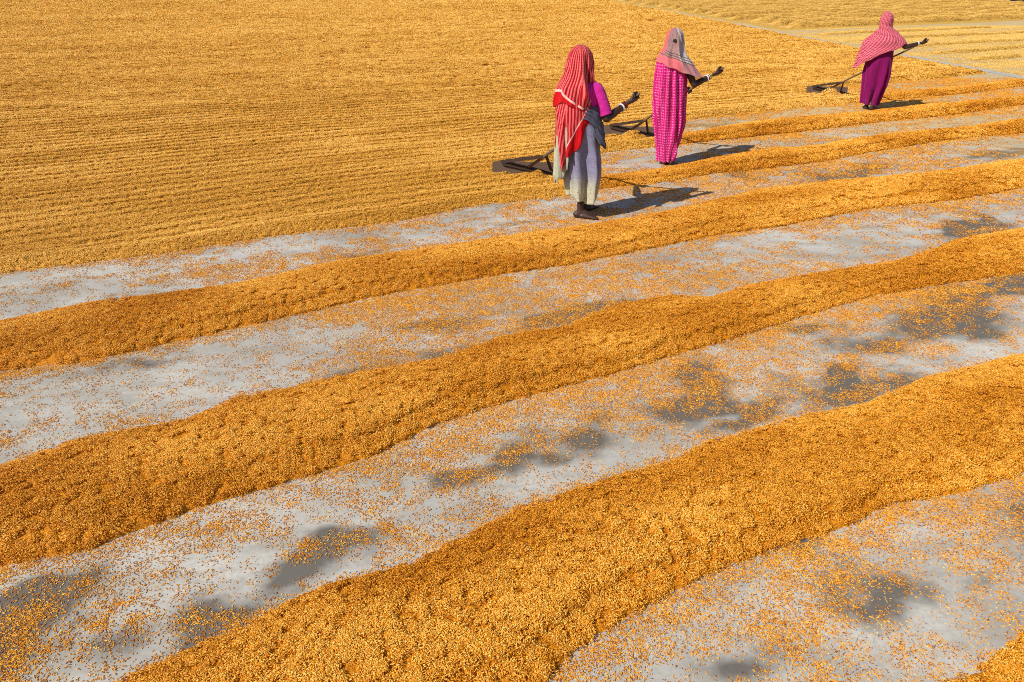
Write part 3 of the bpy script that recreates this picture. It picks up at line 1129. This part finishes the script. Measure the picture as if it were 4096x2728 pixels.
def make_person(name, base, cfg):
    X, Y = base
    root = bpy.data.objects.new('person', None)
    COL.objects.link(root)
    root.location = (X, Y, 0)
    root.rotation_euler = (0, 0, -math.atan2(X, Y))
    sp = Soup()
    hc = np.array(cfg['head'])
    T = head_shape(sp, hc, R(cfg['face']), .12)
    chest, hip = np.array(cfg['chest']), np.array(cfg['hip'])
    neck = chest + np.array([0, .01, .12])
    sp.tube([neck - (0, 0, .05), hc - (0, .015, .07)], [.050, .046])
    sp.ell(chest, (.150, .098, .130))
    sp.ell((chest + hip) / 2, (.128, .095, .150))
    sp.ell(hip, (.155, .112, .130))
    rs, re, rw, rh = [np.array(cfg[k]) for k in ('rs', 're', 'rw', 'rh')]
    ls, le, lw, lh = [np.array(cfg[k]) for k in ('ls', 'le', 'lw', 'lh')]
    hd = np.array(cfg['pole_dir'])
    for (a, b, c, h, fl) in ((rs, re, rw, rh, cfg.get('flip', 1)), (ls, le, lw, lh, -cfg.get('flip', 1))):
        sp.tube([a, a * .6 + b * .4, b], [.050, .044, .036])
        sp.tube([b, b * .65 + c * .35, c], [.036, .037, .024])
        hand(sp, h, hd, c, fl)
    sp.tube([chest + (-.1, 0, .07), rs], [.05, .05])
    sp.tube([chest + (.1, 0, .07), ls], [.05, .05])
    for (an, yaw, kn) in cfg['feet']:
        an = np.array(an); kn = np.array(kn)
        hp_ = hip + np.array([.085 if kn[0] > hip[0] else -.085, 0, -.03])
        sp.tube([hp_, hp_ * .5 + kn * .5, kn], [.085, .075, .055])
        sp.tube([kn, kn * .7 + an * .3, an + (0, 0, .01)], [.052, .052, .030])
        foot(sp, an, R(yaw))
    body = fuse('body', sp, M['skin'], root, .0055, 3)
    for s in (-1, 1):
        v, f = ellips(T(s * .030, .074, .004), (.012, .009, .008))
        mesh_obj('eye', v, f, M['eye'], root)
    Mf = Matrix.Rotation(R(cfg['face']) - math.pi / 2, 3, 'Z')
    v, f = ellips(T(0, -.022, .022), (.076, .083, .086), Mf, 24, 14)
    hair = mesh_obj('hair', v, f, M['hair'], root)
    return root, T


def tube_cloth(name, pts, rs, mat, parent, nu=40, nv=60, wr=.006, seed=0):
    """sleeve: cloth tube along a bent limb with cross wrinkles"""
    P = np.array(pts, float)
    seg = np.r_[0, np.cumsum(np.linalg.norm(np.diff(P, axis=0), axis=1))]
    q = np.linspace(0, seg[-1], nv)
    C = np.stack([np.interp(q, seg, P[:, k]) for k in range(3)], 1)
    for _ in range(6): C[1:-1] = (C[:-2] + C[2:] + 2 * C[1:-1]) / 4
    rr = np.interp(q, seg, rs)
    D = np.gradient(C, axis=0)
    D /= np.linalg.norm(D, axis=1, keepdims=True)
    ref = np.array([0, 1.0, 0])
    A = np.cross(D, ref); A /= np.linalg.norm(A, axis=1, keepdims=True)
    B = np.cross(D, A)
    th = np.linspace(0, 2 * np.pi, nu, endpoint=False)
    TH, Q = np.meshgrid(th, q, indexing='ij')
    wv = wr * (fbm(Q * 42 + 1.5 * np.sin(TH + seed), TH * 1.1 + 9, 2, 3) - .5) * 2.2 * (.35 + .65 * Q / q[-1]) + wr * .5 * (fbm(np.cos(TH) * 2 + 5, Q * 14 + np.sin(TH) * 2 + seed, 4, 2) - .5)
    V = C[None] + (rr[None] + wv)[..., None] * (np.cos(TH)[..., None] * A[None] + np.sin(TH)[..., None] * B[None])
    uv = np.stack([TH * .06, Q], -1).reshape(-1, 2)
    o = mesh_obj(name, V.reshape(-1, 3), grid_faces(nu, nv, True), mat, parent, uv=uv)
    m = o.modifiers.new('t', 'SOLIDIFY')
    m.thickness = .003
    return o


def to_world(root, p):
    a = root.rotation_euler[2]
    c, s = math.cos(a), math.sin(a)
    return np.array([root.location[0] + p[0] * c - p[1] * s, root.location[1] + p[0] * s + p[1] * c, p[2]])


def unit(v):
    v = np.array(v, float)
    return v / np.linalg.norm(v)


# --- woman in the lavender skirt (nearest)
R1 = dict(tip=np.array([-.60, 1.50, .13]), hand=np.array([.445, .22, 1.075]))
R2 = dict(tip=np.array([-.57, 1.46, .13]), hand=np.array([.470, .24, 1.06]))
R3 = dict(tip=np.array([-.80, 1.34, .13]), hand=np.array([.590, .20, 1.085]))


def on_pole(Rk, x):
    f = (x - Rk['hand'][0]) / (Rk['tip'][0] - Rk['hand'][0])
    return Rk['hand'] + (Rk['tip'] - Rk['hand']) * f


lh1, lh2, lh3 = on_pole(R1, .06), on_pole(R2, .15), on_pole(R3, .06)
pd1, pd2, pd3 = [unit(q['hand'] - q['tip']) for q in (R1, R2, R3)]

w1, T1 = make_person('person', (.65, 7.09), dict(
    head=(-.060, .045, 1.405), face=100, chest=(-.055, .0, 1.10), hip=(-.035, 0, .83),
    rs=(.105, .005, 1.175), re=(.195, -.035, .925), rw=(.365, .135, 1.020), rh=R1['hand'],
    ls=(-.190, .03, 1.155), le=(-.185, .15, .93), lw=lh1 + np.array([-.085, -.03, .02]), lh=lh1, pole_dir=pd1,
    feet=[((-.005, -.01, .07), -8, (.0, .05, .43)), ((.05, .23, .07), 60, (.03, .17, .43))]))
tag(w1, 'barefoot woman seen from behind in lavender skirt, magenta blouse and long red checked headscarf', 'person', 'women raking grain')
# skirt
SK1 = [(.13, .0, .118, .035, .105), (.20, .0, .130, .035, .115), (.30, .0, .148, .03, .128), (.44, .0, .166, .025, .140), (.60, -.02, .176, .02, .145),
       (.78, -.045, .190, .01, .140), (.90, -.05, .178, .005, .125), (1.0, -.05, .165, .0, .115), (1.04, -.05, .160, .0, .11)]


def fold1(th, z, u, v):
    a = .056 * smooth(1.0, .36, z)
    return a * (.65 * ridge(th * 3.0 + .5 * np.sin(z * 4) + .4) + .35 * np.sin(th * 8 + 1.3 + 1.5 * z)) + .018 * (fbm(th * 2.2 + 9, z * 3, 3, 2) - .5) + .004 * np.sin(z * 60 + th * 5) * smooth(.7, 1, z)


cloth_sheet('skirt', SK1, -math.pi, math.pi, 1.02, lambda u: .195 + .045 * np.cos((u - .56) * 6.28 + 2.6) + .012 * np.sin(u * 40), M['sari'], w1, fold1, 160, 90,
            lambda th, z, u, v: (th * .16, .95 - z), closed=True)
# cream end of the sari hanging at the left
FL1 = [(.30, -.15, .09, .02, .10), (.40, -.165, .10, .0, .11), (.60, -.155, .105, .0, .12), (.80, -.15, .10, .0, .12), (.92, -.13, .09, .0, .12)]
cloth_sheet('sari_end', FL1, R(-120), R(15), .90, lambda u: .36 + .10 * u - .06 * np.sin(u * 3.1) + .02 * np.sin(u * 21), M['cream'], w1,
            lambda th, z, u, v: .016 * ridge(th * 3 + z * 4) * smooth(.9, .5, z), 60, 50)
# slate wrap across the right hip with a bunched end
WR1 = [(.60, .03, .165, .0, .155), (.72, .0, .185, .0, .158), (.85, -.03, .195, .0, .142), (1.0, -.045, .185, .0, .125), (1.08, -.05, .178, .0, .12)]
cloth_sheet('waist_wrap', WR1, R(-5), R(150), lambda u: 1.05 - .06 * u, lambda u: .93 - .27 * smooth(.1, .62, u) + .22 * smooth(.7, 1, u), M['slate'], w1,
            lambda th, z, u, v: .004 * np.sin(v * 26 + u * 5) + .012 * (fbm(u * 4, v * 7 + u * 5, 2, 2) - .5) + .008 * v, 70, 50)
sp = Soup()
sp.tube([(.11, -.10, .84), (.155, -.095, .76), (.185, -.075, .70), (.195, -.06, .670)], [.014, .020, .022, .013], 12)
sp.tube([(.10, -.12, .80), (.15, -.11, .72), (.19, -.08, .685)], [.010, .014, .012], 12)
fuse('sari_knot', sp, M['slate'], w1, .008, 2)
# blouse: torso and sleeve
BL1 = [(.90, -.05, .165, .0, .112), (1.0, -.052, .168, .0, .112), (1.12, -.055, .172, .0, .112), (1.19, -.055, .165, .005, .10), (1.235, -.055, .115, .01, .075), (1.26, -.058, .07, .015, .06)]
cloth_sheet('blouse', BL1, -math.pi, math.pi, 1.255, .95, M['magenta'], w1, lambda th, z, u, v: .004 * np.sin(th * 7 + z * 30), 90, 40, closed=True)
tube_cloth('sleeve', [(.05, .0, 1.200), (.105, -.002, 1.160), (.155, -.018, 1.05), (.190, -.03, .955)], [.050, .060, .058, .055], M['magenta'], w1, wr=.004)
tube_cloth('sleeve', [(-.14, .0, 1.185), (-.188, .03, 1.145), (-.188, .07, 1.05), (-.188, .12, .96)], [.048, .054, .053, .052], M['magenta'], w1, wr=.004, seed=2)
# headscarf: hood with plain red end border, and the long end hanging below it
HD1 = [(.95, -.085, .190, .0, .160), (1.03, -.086, .186, .0, .158), (1.11, -.086, .184, .005, .152), (1.19, -.080, .170, .012, .140), (1.25, -.068, .145, .022, .128), (1.30, -.063, .136, .030, .125),
       (1.36, -.060, .124, .038, .122), (1.41, -.060, .116, .042, .118), (1.46, -.058, .102, .044, .106), (1.50, -.057, .078, .045, .083), (1.525, -.056, .045, .045, .050), (1.535, -.056, .012, .045, .014)]


def foldh1(th, z, u, v):
    a = .013 * smooth(1.46, 1.15, z)
    big = .045 * np.exp(-((th - .42 + (z - 1.15) * 1.3) / .22) ** 2) * smooth(1.02, 1.15, z) * smooth(1.46, 1.3, z)
    gul = -.030 * np.exp(-((th - .85 + (z - 1.15) * 1.0) / .16) ** 2) * smooth(1.02, 1.15, z) * smooth(1.48, 1.35, z)
    return a * (ridge(th * 3.2 + z * 7) * .6 + .4 * np.sin(th * 11 - z * 14)) + big + gul


scarf1 = cloth_sheet('headscarf', HD1, lambda z: -R(118) + 0 * z, lambda z: R(40) + R(78) * smooth(1.20, 1.30, z), 1.534,
                     lambda u: 1.03 - .035 * np.sin(u * 9) + .05 * np.abs(u - .55), M['check_hood'], w1, foldh1, 130, 110,
                     lambda th, z, u, v: (th * .15 + (1.5 - z) * .05 * np.sign(.2 - th) * smooth(1.4, 1.2, z), 1.535 - z - .30 * np.clip(u - .42, 0, 1) * smooth(1.25, 1.1, z) - .10 * np.clip(.3 - u, 0, 1)))
TL1 = [(.42, -.150, .035, .0, .165), (.50, -.155, .065, .0, .168), (.60, -.135, .095, .0, .170), (.70, -.115, .140, .0, .170), (.80, -.095, .168, .0, .165), (.95, -.085, .182, .0, .155), (1.10, -.082, .172, .005, .142), (1.2, -.08, .16, .01, .13)]


def foldt1(th, z, u, v):
    split = -.05 * np.exp(-((u - .43) / .035) ** 2) * smooth(.95, .75, z)
    return .016 * smooth(1.1, .8, z) * (ridge(u * 12 + z * 4) * .6 + .4 * np.sin(u * 26 - z * 9)) + split


cloth_sheet('scarf_tail', TL1, lambda z: -R(88) + 0 * z, lambda z: R(52) + R(14) * smooth(.9, .6, z), 1.15,
            lambda u: np.where(u < .43, .455 + .20 * (np.abs(u - .30) / .3) ** 1.2, .60 + .52 * np.clip(u - .55, 0, 1) ** 1.4 + .3 * np.clip(.5 - u, 0, 1)),
            M['check_tail'], scarf1, foldt1, 150, 80, lambda th, z, u, v: ((u - .43) * .42 + .12 * (1.1 - z) * np.where(u < .43, 1.3, -.35), np.where(u < .43, .50 * v, .62 - .95 * (z - .56) - .75 * (1 - u) + .45)))
fd = unit(np.array(R1['hand']) - np.array((.195, -.035, .925)))
wd1 = unit(np.array((.365, .135, 1.02)) - np.array((.195, -.035, .925)))
wr_ = np.array((.365, .135, 1.02))
bangle('white_bangle', wr_ - wd1 * .055, wd1, .0345, .0055, M['white'], w1, 1.5)
bangle('red_bangle', wr_ - wd1 * .022, wd1 + (.1, 0, .15), .0325, .0028, M['red'], w1)
bangle('red_bangle', wr_ - wd1 * .008, wd1 + (.15, .1, -.2), .034, .0024, M['red'], w1)

# --- woman in the dotted pink dress
w2, T2 = make_person('person', (1.91, 9.33), dict(
    head=(-.072, .060, 1.405), face=112, chest=(-.075, .0, 1.10), hip=(-.065, 0, .82),
    rs=(.078, .005, 1.155), re=(.195, -.01, .930), rw=(.375, .150, 1.010), rh=R2['hand'],
    ls=(-.205, .02, 1.145), le=(-.19, .15, .93), lw=lh2 + np.array([-.085, -.02, .03]), lh=lh2, pole_dir=pd2,
    feet=[((-.075, .02, .07), 75, (-.09, .05, .43)), ((.01, -.01, .07), 95, (-.03, .05, .43))]))
tag(w2, 'woman seen from behind in dotted pink dress and rose striped headscarf', 'person', 'women raking grain')
DR2 = [(.035, -.055, .108, .02, .105), (.12, -.057, .118, .02, .11), (.20, -.058, .132, .02, .115), (.30, -.053, .152, .015, .125), (.48, -.048, .180, .01, .140), (.69, -.062, .190, .005, .148),
       (.90, -.074, .182, .0, .142), (1.05, -.082, .176, .0, .130), (1.15, -.082, .172, .0, .118), (1.20, -.08, .15, .005, .10), (1.235, -.078, .10, .01, .075), (1.26, -.075, .065, .015, .06)]


def fold2(th, z, u, v):
    a = .026 * smooth(1.2, .95, z) * (.45 + .45 * smooth(.2, .5, z))
    g = ridge(th * 6 + .5 * np.sin(z * 5) + 2.2 * fbm(th * 1.5 + 9, z * 1.2, 3, 2)) * .8 + .4 * np.sin(th * 15 + 4 * fbm(th * 2 + 9, z * 2, 5, 2))
    vf = .035 * np.exp(-((th - .55 + (z - .3) * 1.6) / .24) ** 2) * smooth(.62, .3, z) * smooth(.02, .15, z)
    return a * g + vf + .005 * np.sin(z * 28 + th * 4) * smooth(.45, .1, z)


cloth_sheet('dress', DR2, -math.pi, math.pi, 1.25, lambda u: .055 + .02 * np.cos(u * 6.28) + .006 * np.sin(u * 50), M['dotted'], w2, fold2, 220, 120,
            lambda th, z, u, v: (th * .165, 1.25 - z), closed=True)
tube_cloth('sleeve', [(.03, .0, 1.185), (.080, .0, 1.150), (.12, -.004, 1.09)], [.045, .052, .050], M['pinkblouse'], w2, wr=.004)
tube_cloth('sleeve', [(-.16, .0, 1.17), (-.205, .02, 1.14), (-.20, .06, 1.06)], [.044, .050, .050], M['pinkblouse'], w2, wr=.004, seed=3)
HD2 = [(.98, .02, .290, .02, .178), (1.05, -.018, .252, .02, .176), (1.12, -.045, .222, .02, .168), (1.18, -.062, .200, .022, .150), (1.23, -.074, .168, .030, .132), (1.28, -.075, .138, .040, .124),
       (1.34, -.070, .117, .052, .118), (1.41, -.070, .106, .058, .116), (1.46, -.070, .094, .060, .104), (1.50, -.070, .074, .060, .083), (1.525, -.070, .045, .060, .050), (1.535, -.070, .012, .060, .014)]


def foldh2(th, z, u, v):
    a = .009 * smooth(1.48, 1.2, z)
    big = .030 * np.exp(-((th - .42 - (1.3 - z) * .3) / .10) ** 2) * smooth(1.08, 1.2, z) * smooth(1.5, 1.36, z)
    return a * (np.sin(th * 7 + z * 9) + .6 * np.sin(th * 13 - z * 6)) + big + .012 * np.exp(-((th - .05) / .3) ** 2) * np.exp(-((z - 1.40) / .05) ** 2)


cloth_sheet('headscarf', HD2, lambda z: -R(82) - R(8) * smooth(1.25, 1.15, z), lambda z: R(122) - R(25) * smooth(1.2, 1.05, z), 1.534,
            lambda u: 1.175 - .165 * smooth(.08, .95, u) + .006 * np.sin(u * 30), M['rose'], w2, foldh2, 130, 100,
            lambda th, z, u, v: (th * .14 - .02, v * .40))
v_, f_ = ellips((-.058, -.064, 1.398), (.034, .010, .022), Matrix.Rotation(.5, 3, 'Y'))
mesh_obj('hair_bun', v_, f_, M['hair'], w2)
wd2 = unit(np.array((.375, .15, 1.01)) - np.array((.195, -.01, .93)))
wr_ = np.array((.375, .15, 1.01))
bangle('white_bangle', wr_ - wd2 * .062, wd2, .0350, .0055, M['white'], w2, 1.5)
bangle('red_bangle', wr_ - wd2 * .045, wd2, .0335, .0028, M['red'], w2)
bangle('white_bangle', wr_ - wd2 * .034, wd2, .0325, .0035, M['white'], w2, 1.2)
bangle('yellow_bangle', wr_ - wd2 * .016, wd2, .0315, .0028, M['gold'], w2)
bangle('yellow_bangle', wr_ - wd2 * .002, wd2, .0310, .0028, M['gold'], w2)

# --- woman in the purple skirt (farthest)
w3, T3 = make_person('person', (6.06, 13.40), dict(
    head=(-.050, .060, 1.405), face=128, chest=(-.030, .0, 1.10), hip=(-.03, 0, .82),
    rs=(.130, .005, 1.165), re=(.325, .01, 1.005), rw=(.505, .130, 1.060), rh=R3['hand'],
    ls=(-.165, .02, 1.15), le=(-.17, .15, .93), lw=lh3 + np.array([-.085, -.02, .03]), lh=lh3, pole_dir=pd3,
    feet=[((-.085, .06, .07), 100, (-.11, .08, .43)), ((.005, -.01, .07), 60, (.03, .05, .43))]))
tag(w3, 'woman seen from behind in purple skirt and pink checked shawl over head and shoulders', 'person', 'women raking grain')
SK3 = [(.07, -.035, .135, .03, .115), (.15, -.035, .150, .03, .12), (.28, -.025, .175, .025, .128), (.42, -.015, .200, .02, .138), (.60, -.02, .208, .01, .142), (.75, -.027, .205, .005, .140), (.90, -.025, .19, .0, .125), (1.02, -.02, .17, .0, .11)]


def fold3(th, z, u, v):
    a = .030 * smooth(1.0, .5, z)
    split = -.055 * np.exp(-((th - .10 - (z - .2) * .5) / .20) ** 2) * smooth(.52, .2, z)
    return a * (.6 * ridge(th * 3.4 + .9 * np.sin(z * 4) + 1.5 * fbm(th + 9, z * .8, 2, 2)) + .4 * np.sin(th * 9 + 1 + 4 * fbm(th * 2 + 9, z * 1.5, 4, 2))) + split


cloth_sheet('skirt', SK3, -math.pi, math.pi, 1.0, lambda u: .098 - .02 * np.cos((u - .62) * 6.28) + .045 * np.exp(-((u - .52) / .03) ** 2), M['purple'], w3, fold3, 160, 90,
            lambda th, z, u, v: (th * .18, 1 - z), closed=True)
BL3 = [(.90, -.03, .165, .0, .112), (1.0, -.03, .165, .0, .112), (1.12, -.03, .168, .0, .112), (1.19, -.03, .16, .005, .10), (1.235, -.04, .11, .01, .075), (1.26, -.045, .07, .02, .06)]
cloth_sheet('blouse', BL3, -math.pi, math.pi, 1.255, .92, M['purple'], w3, None, 60, 30, closed=True)
tube_cloth('sleeve', [(.07, .0, 1.175), (.125, .004, 1.145), (.22, .008, 1.085)], [.044, .050, .047], M['purple'], w3, wr=.004)
tube_cloth('sleeve', [(-.12, .0, 1.17), (-.165, .02, 1.145), (-.165, .06, 1.06)], [.044, .050, .048], M['purple'], w3, wr=.004, seed=3)
SH3 = [(.62, -.30, .165, .02, .19), (.75, -.20, .215, .01, .19), (.84, -.12, .26, .0, .185), (.92, -.05, .295, .0, .180), (1.00, .0, .330, .0, .172), (1.08, .005, .325, .0, .162), (1.13, .012, .275, .005, .152), (1.19, .012, .212, .012, .140), (1.25, -.015, .162, .025, .130),
       (1.29, -.040, .130, .040, .124), (1.34, -.050, .120, .050, .126), (1.41, -.048, .120, .052, .126), (1.46, -.048, .106, .056, .114), (1.50, -.049, .082, .060, .092), (1.525, -.050, .044, .060, .050), (1.535, -.050, .012, .060, .014)]


def foldh3(th, z, u, v):
    a = .010 * smooth(1.3, 1.1, z)
    wrap = .010 * ridge((z - 1.2) * 34 + th * 1.2) * smooth(1.14, 1.2, z) * smooth(1.4, 1.3, z)
    left = .022 * ridge(th * 6 + z * 3) * smooth(-.5, -1.0, th) * smooth(1.2, 1.1, z)
    return a * (np.sin((z * 30) - th * 2.4) * .5 + .5 * np.sin(th * 5 + z * 12)) + wrap + left


cloth_sheet('shawl', SH3, lambda z: -R(40) - R(58) * smooth(1.29, 1.20, z) + R(28) * smooth(.95, .75, z), lambda z: R(125) - R(28) * smooth(1.2, 1.05, z), 1.534,
            lambda u: .655 + .40 * smooth(.06, .97, u) ** .9 + .01 * np.sin(u * 24), M['check_shawl'], w3, foldh3, 140, 120,
            lambda th, z, u, v: (v * .80 + .02 * np.sin(th * 3), th * .19 + .3 * (1.2 - z) * smooth(1.2, .9, z)))
wd3 = unit(np.array((.505, .13, 1.06)) - np.array((.325, .01, 1.005)))
bangle('white_bangle', np.array((.505, .13, 1.06)) - wd3 * .012, wd3, .0345, .0060, M['white'], w3, 1.5)


# ------------------------------------------------------------ rakes
def rake(w, Rk, label, yawb, blen):
    root = bpy.data.objects.new('wooden_rake', None)
    COL.objects.link(root)
    tip = to_world(w, Rk['tip'])
    hnd = to_world(w, Rk['hand'])
    root.location = (tip[0], tip[1], 0)
    tag(root, label, 'rake', 'board rakes held by the women')
    o = np.array([tip[0], tip[1], 0])
    t, h = tip - o, hnd - o
    d = unit(h - t)
    end = h + d * .07
    mid = (t + end) / 2 + np.array([0, 0, .012])
    n = 14
    pts = [t + (end - t) * k / n + np.array([.004 * math.sin(k * 1.3), .004 * math.cos(k * 1.9), .006 * math.sin(k * math.pi / n)]) for k in range(n + 1)]
    v, f = tube(pts, [.0165 - .004 * k / n for k in range(n + 1)], 10)
    mesh_obj('handle', v, f, M['pole'], root)
    bx = np.array([math.cos(yawb), math.sin(yawb), 0])
    by = np.array([-math.sin(yawb), math.cos(yawb), 0])
    tilt = R(8)
    up = by * math.sin(tilt) + np.array([0, 0, 1]) * math.cos(tilt)
    nrm = np.cross(bx, up)
    c0 = t + np.array([0, 0, -.13]) + by * .01

    def slab(name, a, b, wd, th, mat, upv, nv, off=0):
        """plank from a to b, wd high along upv, th thick along nv, edges worn"""
        N = 12
        V = []
        for k in range(N + 1):
            p = a + (b - a) * k / N + nv * off
            j = .004 * math.sin(k * 2.3 + wd * 90)
            e = .93 if k in (0, N) else 1
            for (su, sn) in ((-1, -1), (1, -1), (1, 1), (-1, 1)):
                V.append(p + upv * su * (wd / 2 * e + (j if su > 0 else -j * .5)) + nv * sn * th / 2)
        F = [(0, 1, 2, 3), (4 * N + 3, 4 * N + 2, 4 * N + 1, 4 * N)]
        for k in range(N):
            for q in range(4):
                q2 = (q + 1) % 4
                F.append((4 * k + q, 4 * k + 4 + q, 4 * k + 4 + q2, 4 * k + q2))
        return mesh_obj(name, V, F, mat, root, smoothshade=False)
    L0, L1 = c0 - bx * blen * .52 + up * .085, c0 + bx * blen * .48 + up * .085
    slab('board', L0, L1, .19, .018, M['board'], up, nrm)
    slab('batten', L0 + bx * .14 * blen + up * .070, L1 - bx * .02 - up * .055, .028, .026, M['batten'], up, nrm, .024)
    j1, j2 = t + d * .34, t + d * .37
    for (a, b) in ((j1, L0 + bx * .13 * blen + up * .090 + nrm * .012), (j2, L1 - bx * .17 * blen + up * .02 + nrm * .03)):
        dd = unit(b - a)
        s1_ = unit(np.cross(dd, (0, 0, 1)))
        slab('brace', a, b, .036, .020, M['batten'], unit(np.cross(s1_, dd)), s1_)
    return root


rake(w1, R1, 'dark board rake with grain heaped against it, held by the woman in lavender skirt', R(-6), .80)
rake(w2, R2, 'dark board rake on the grain left of the woman in dotted pink dress', R(-14), .76)
rake(w3, R3, 'dark long handled board rake held by the woman in purple skirt', R(-14), .72)
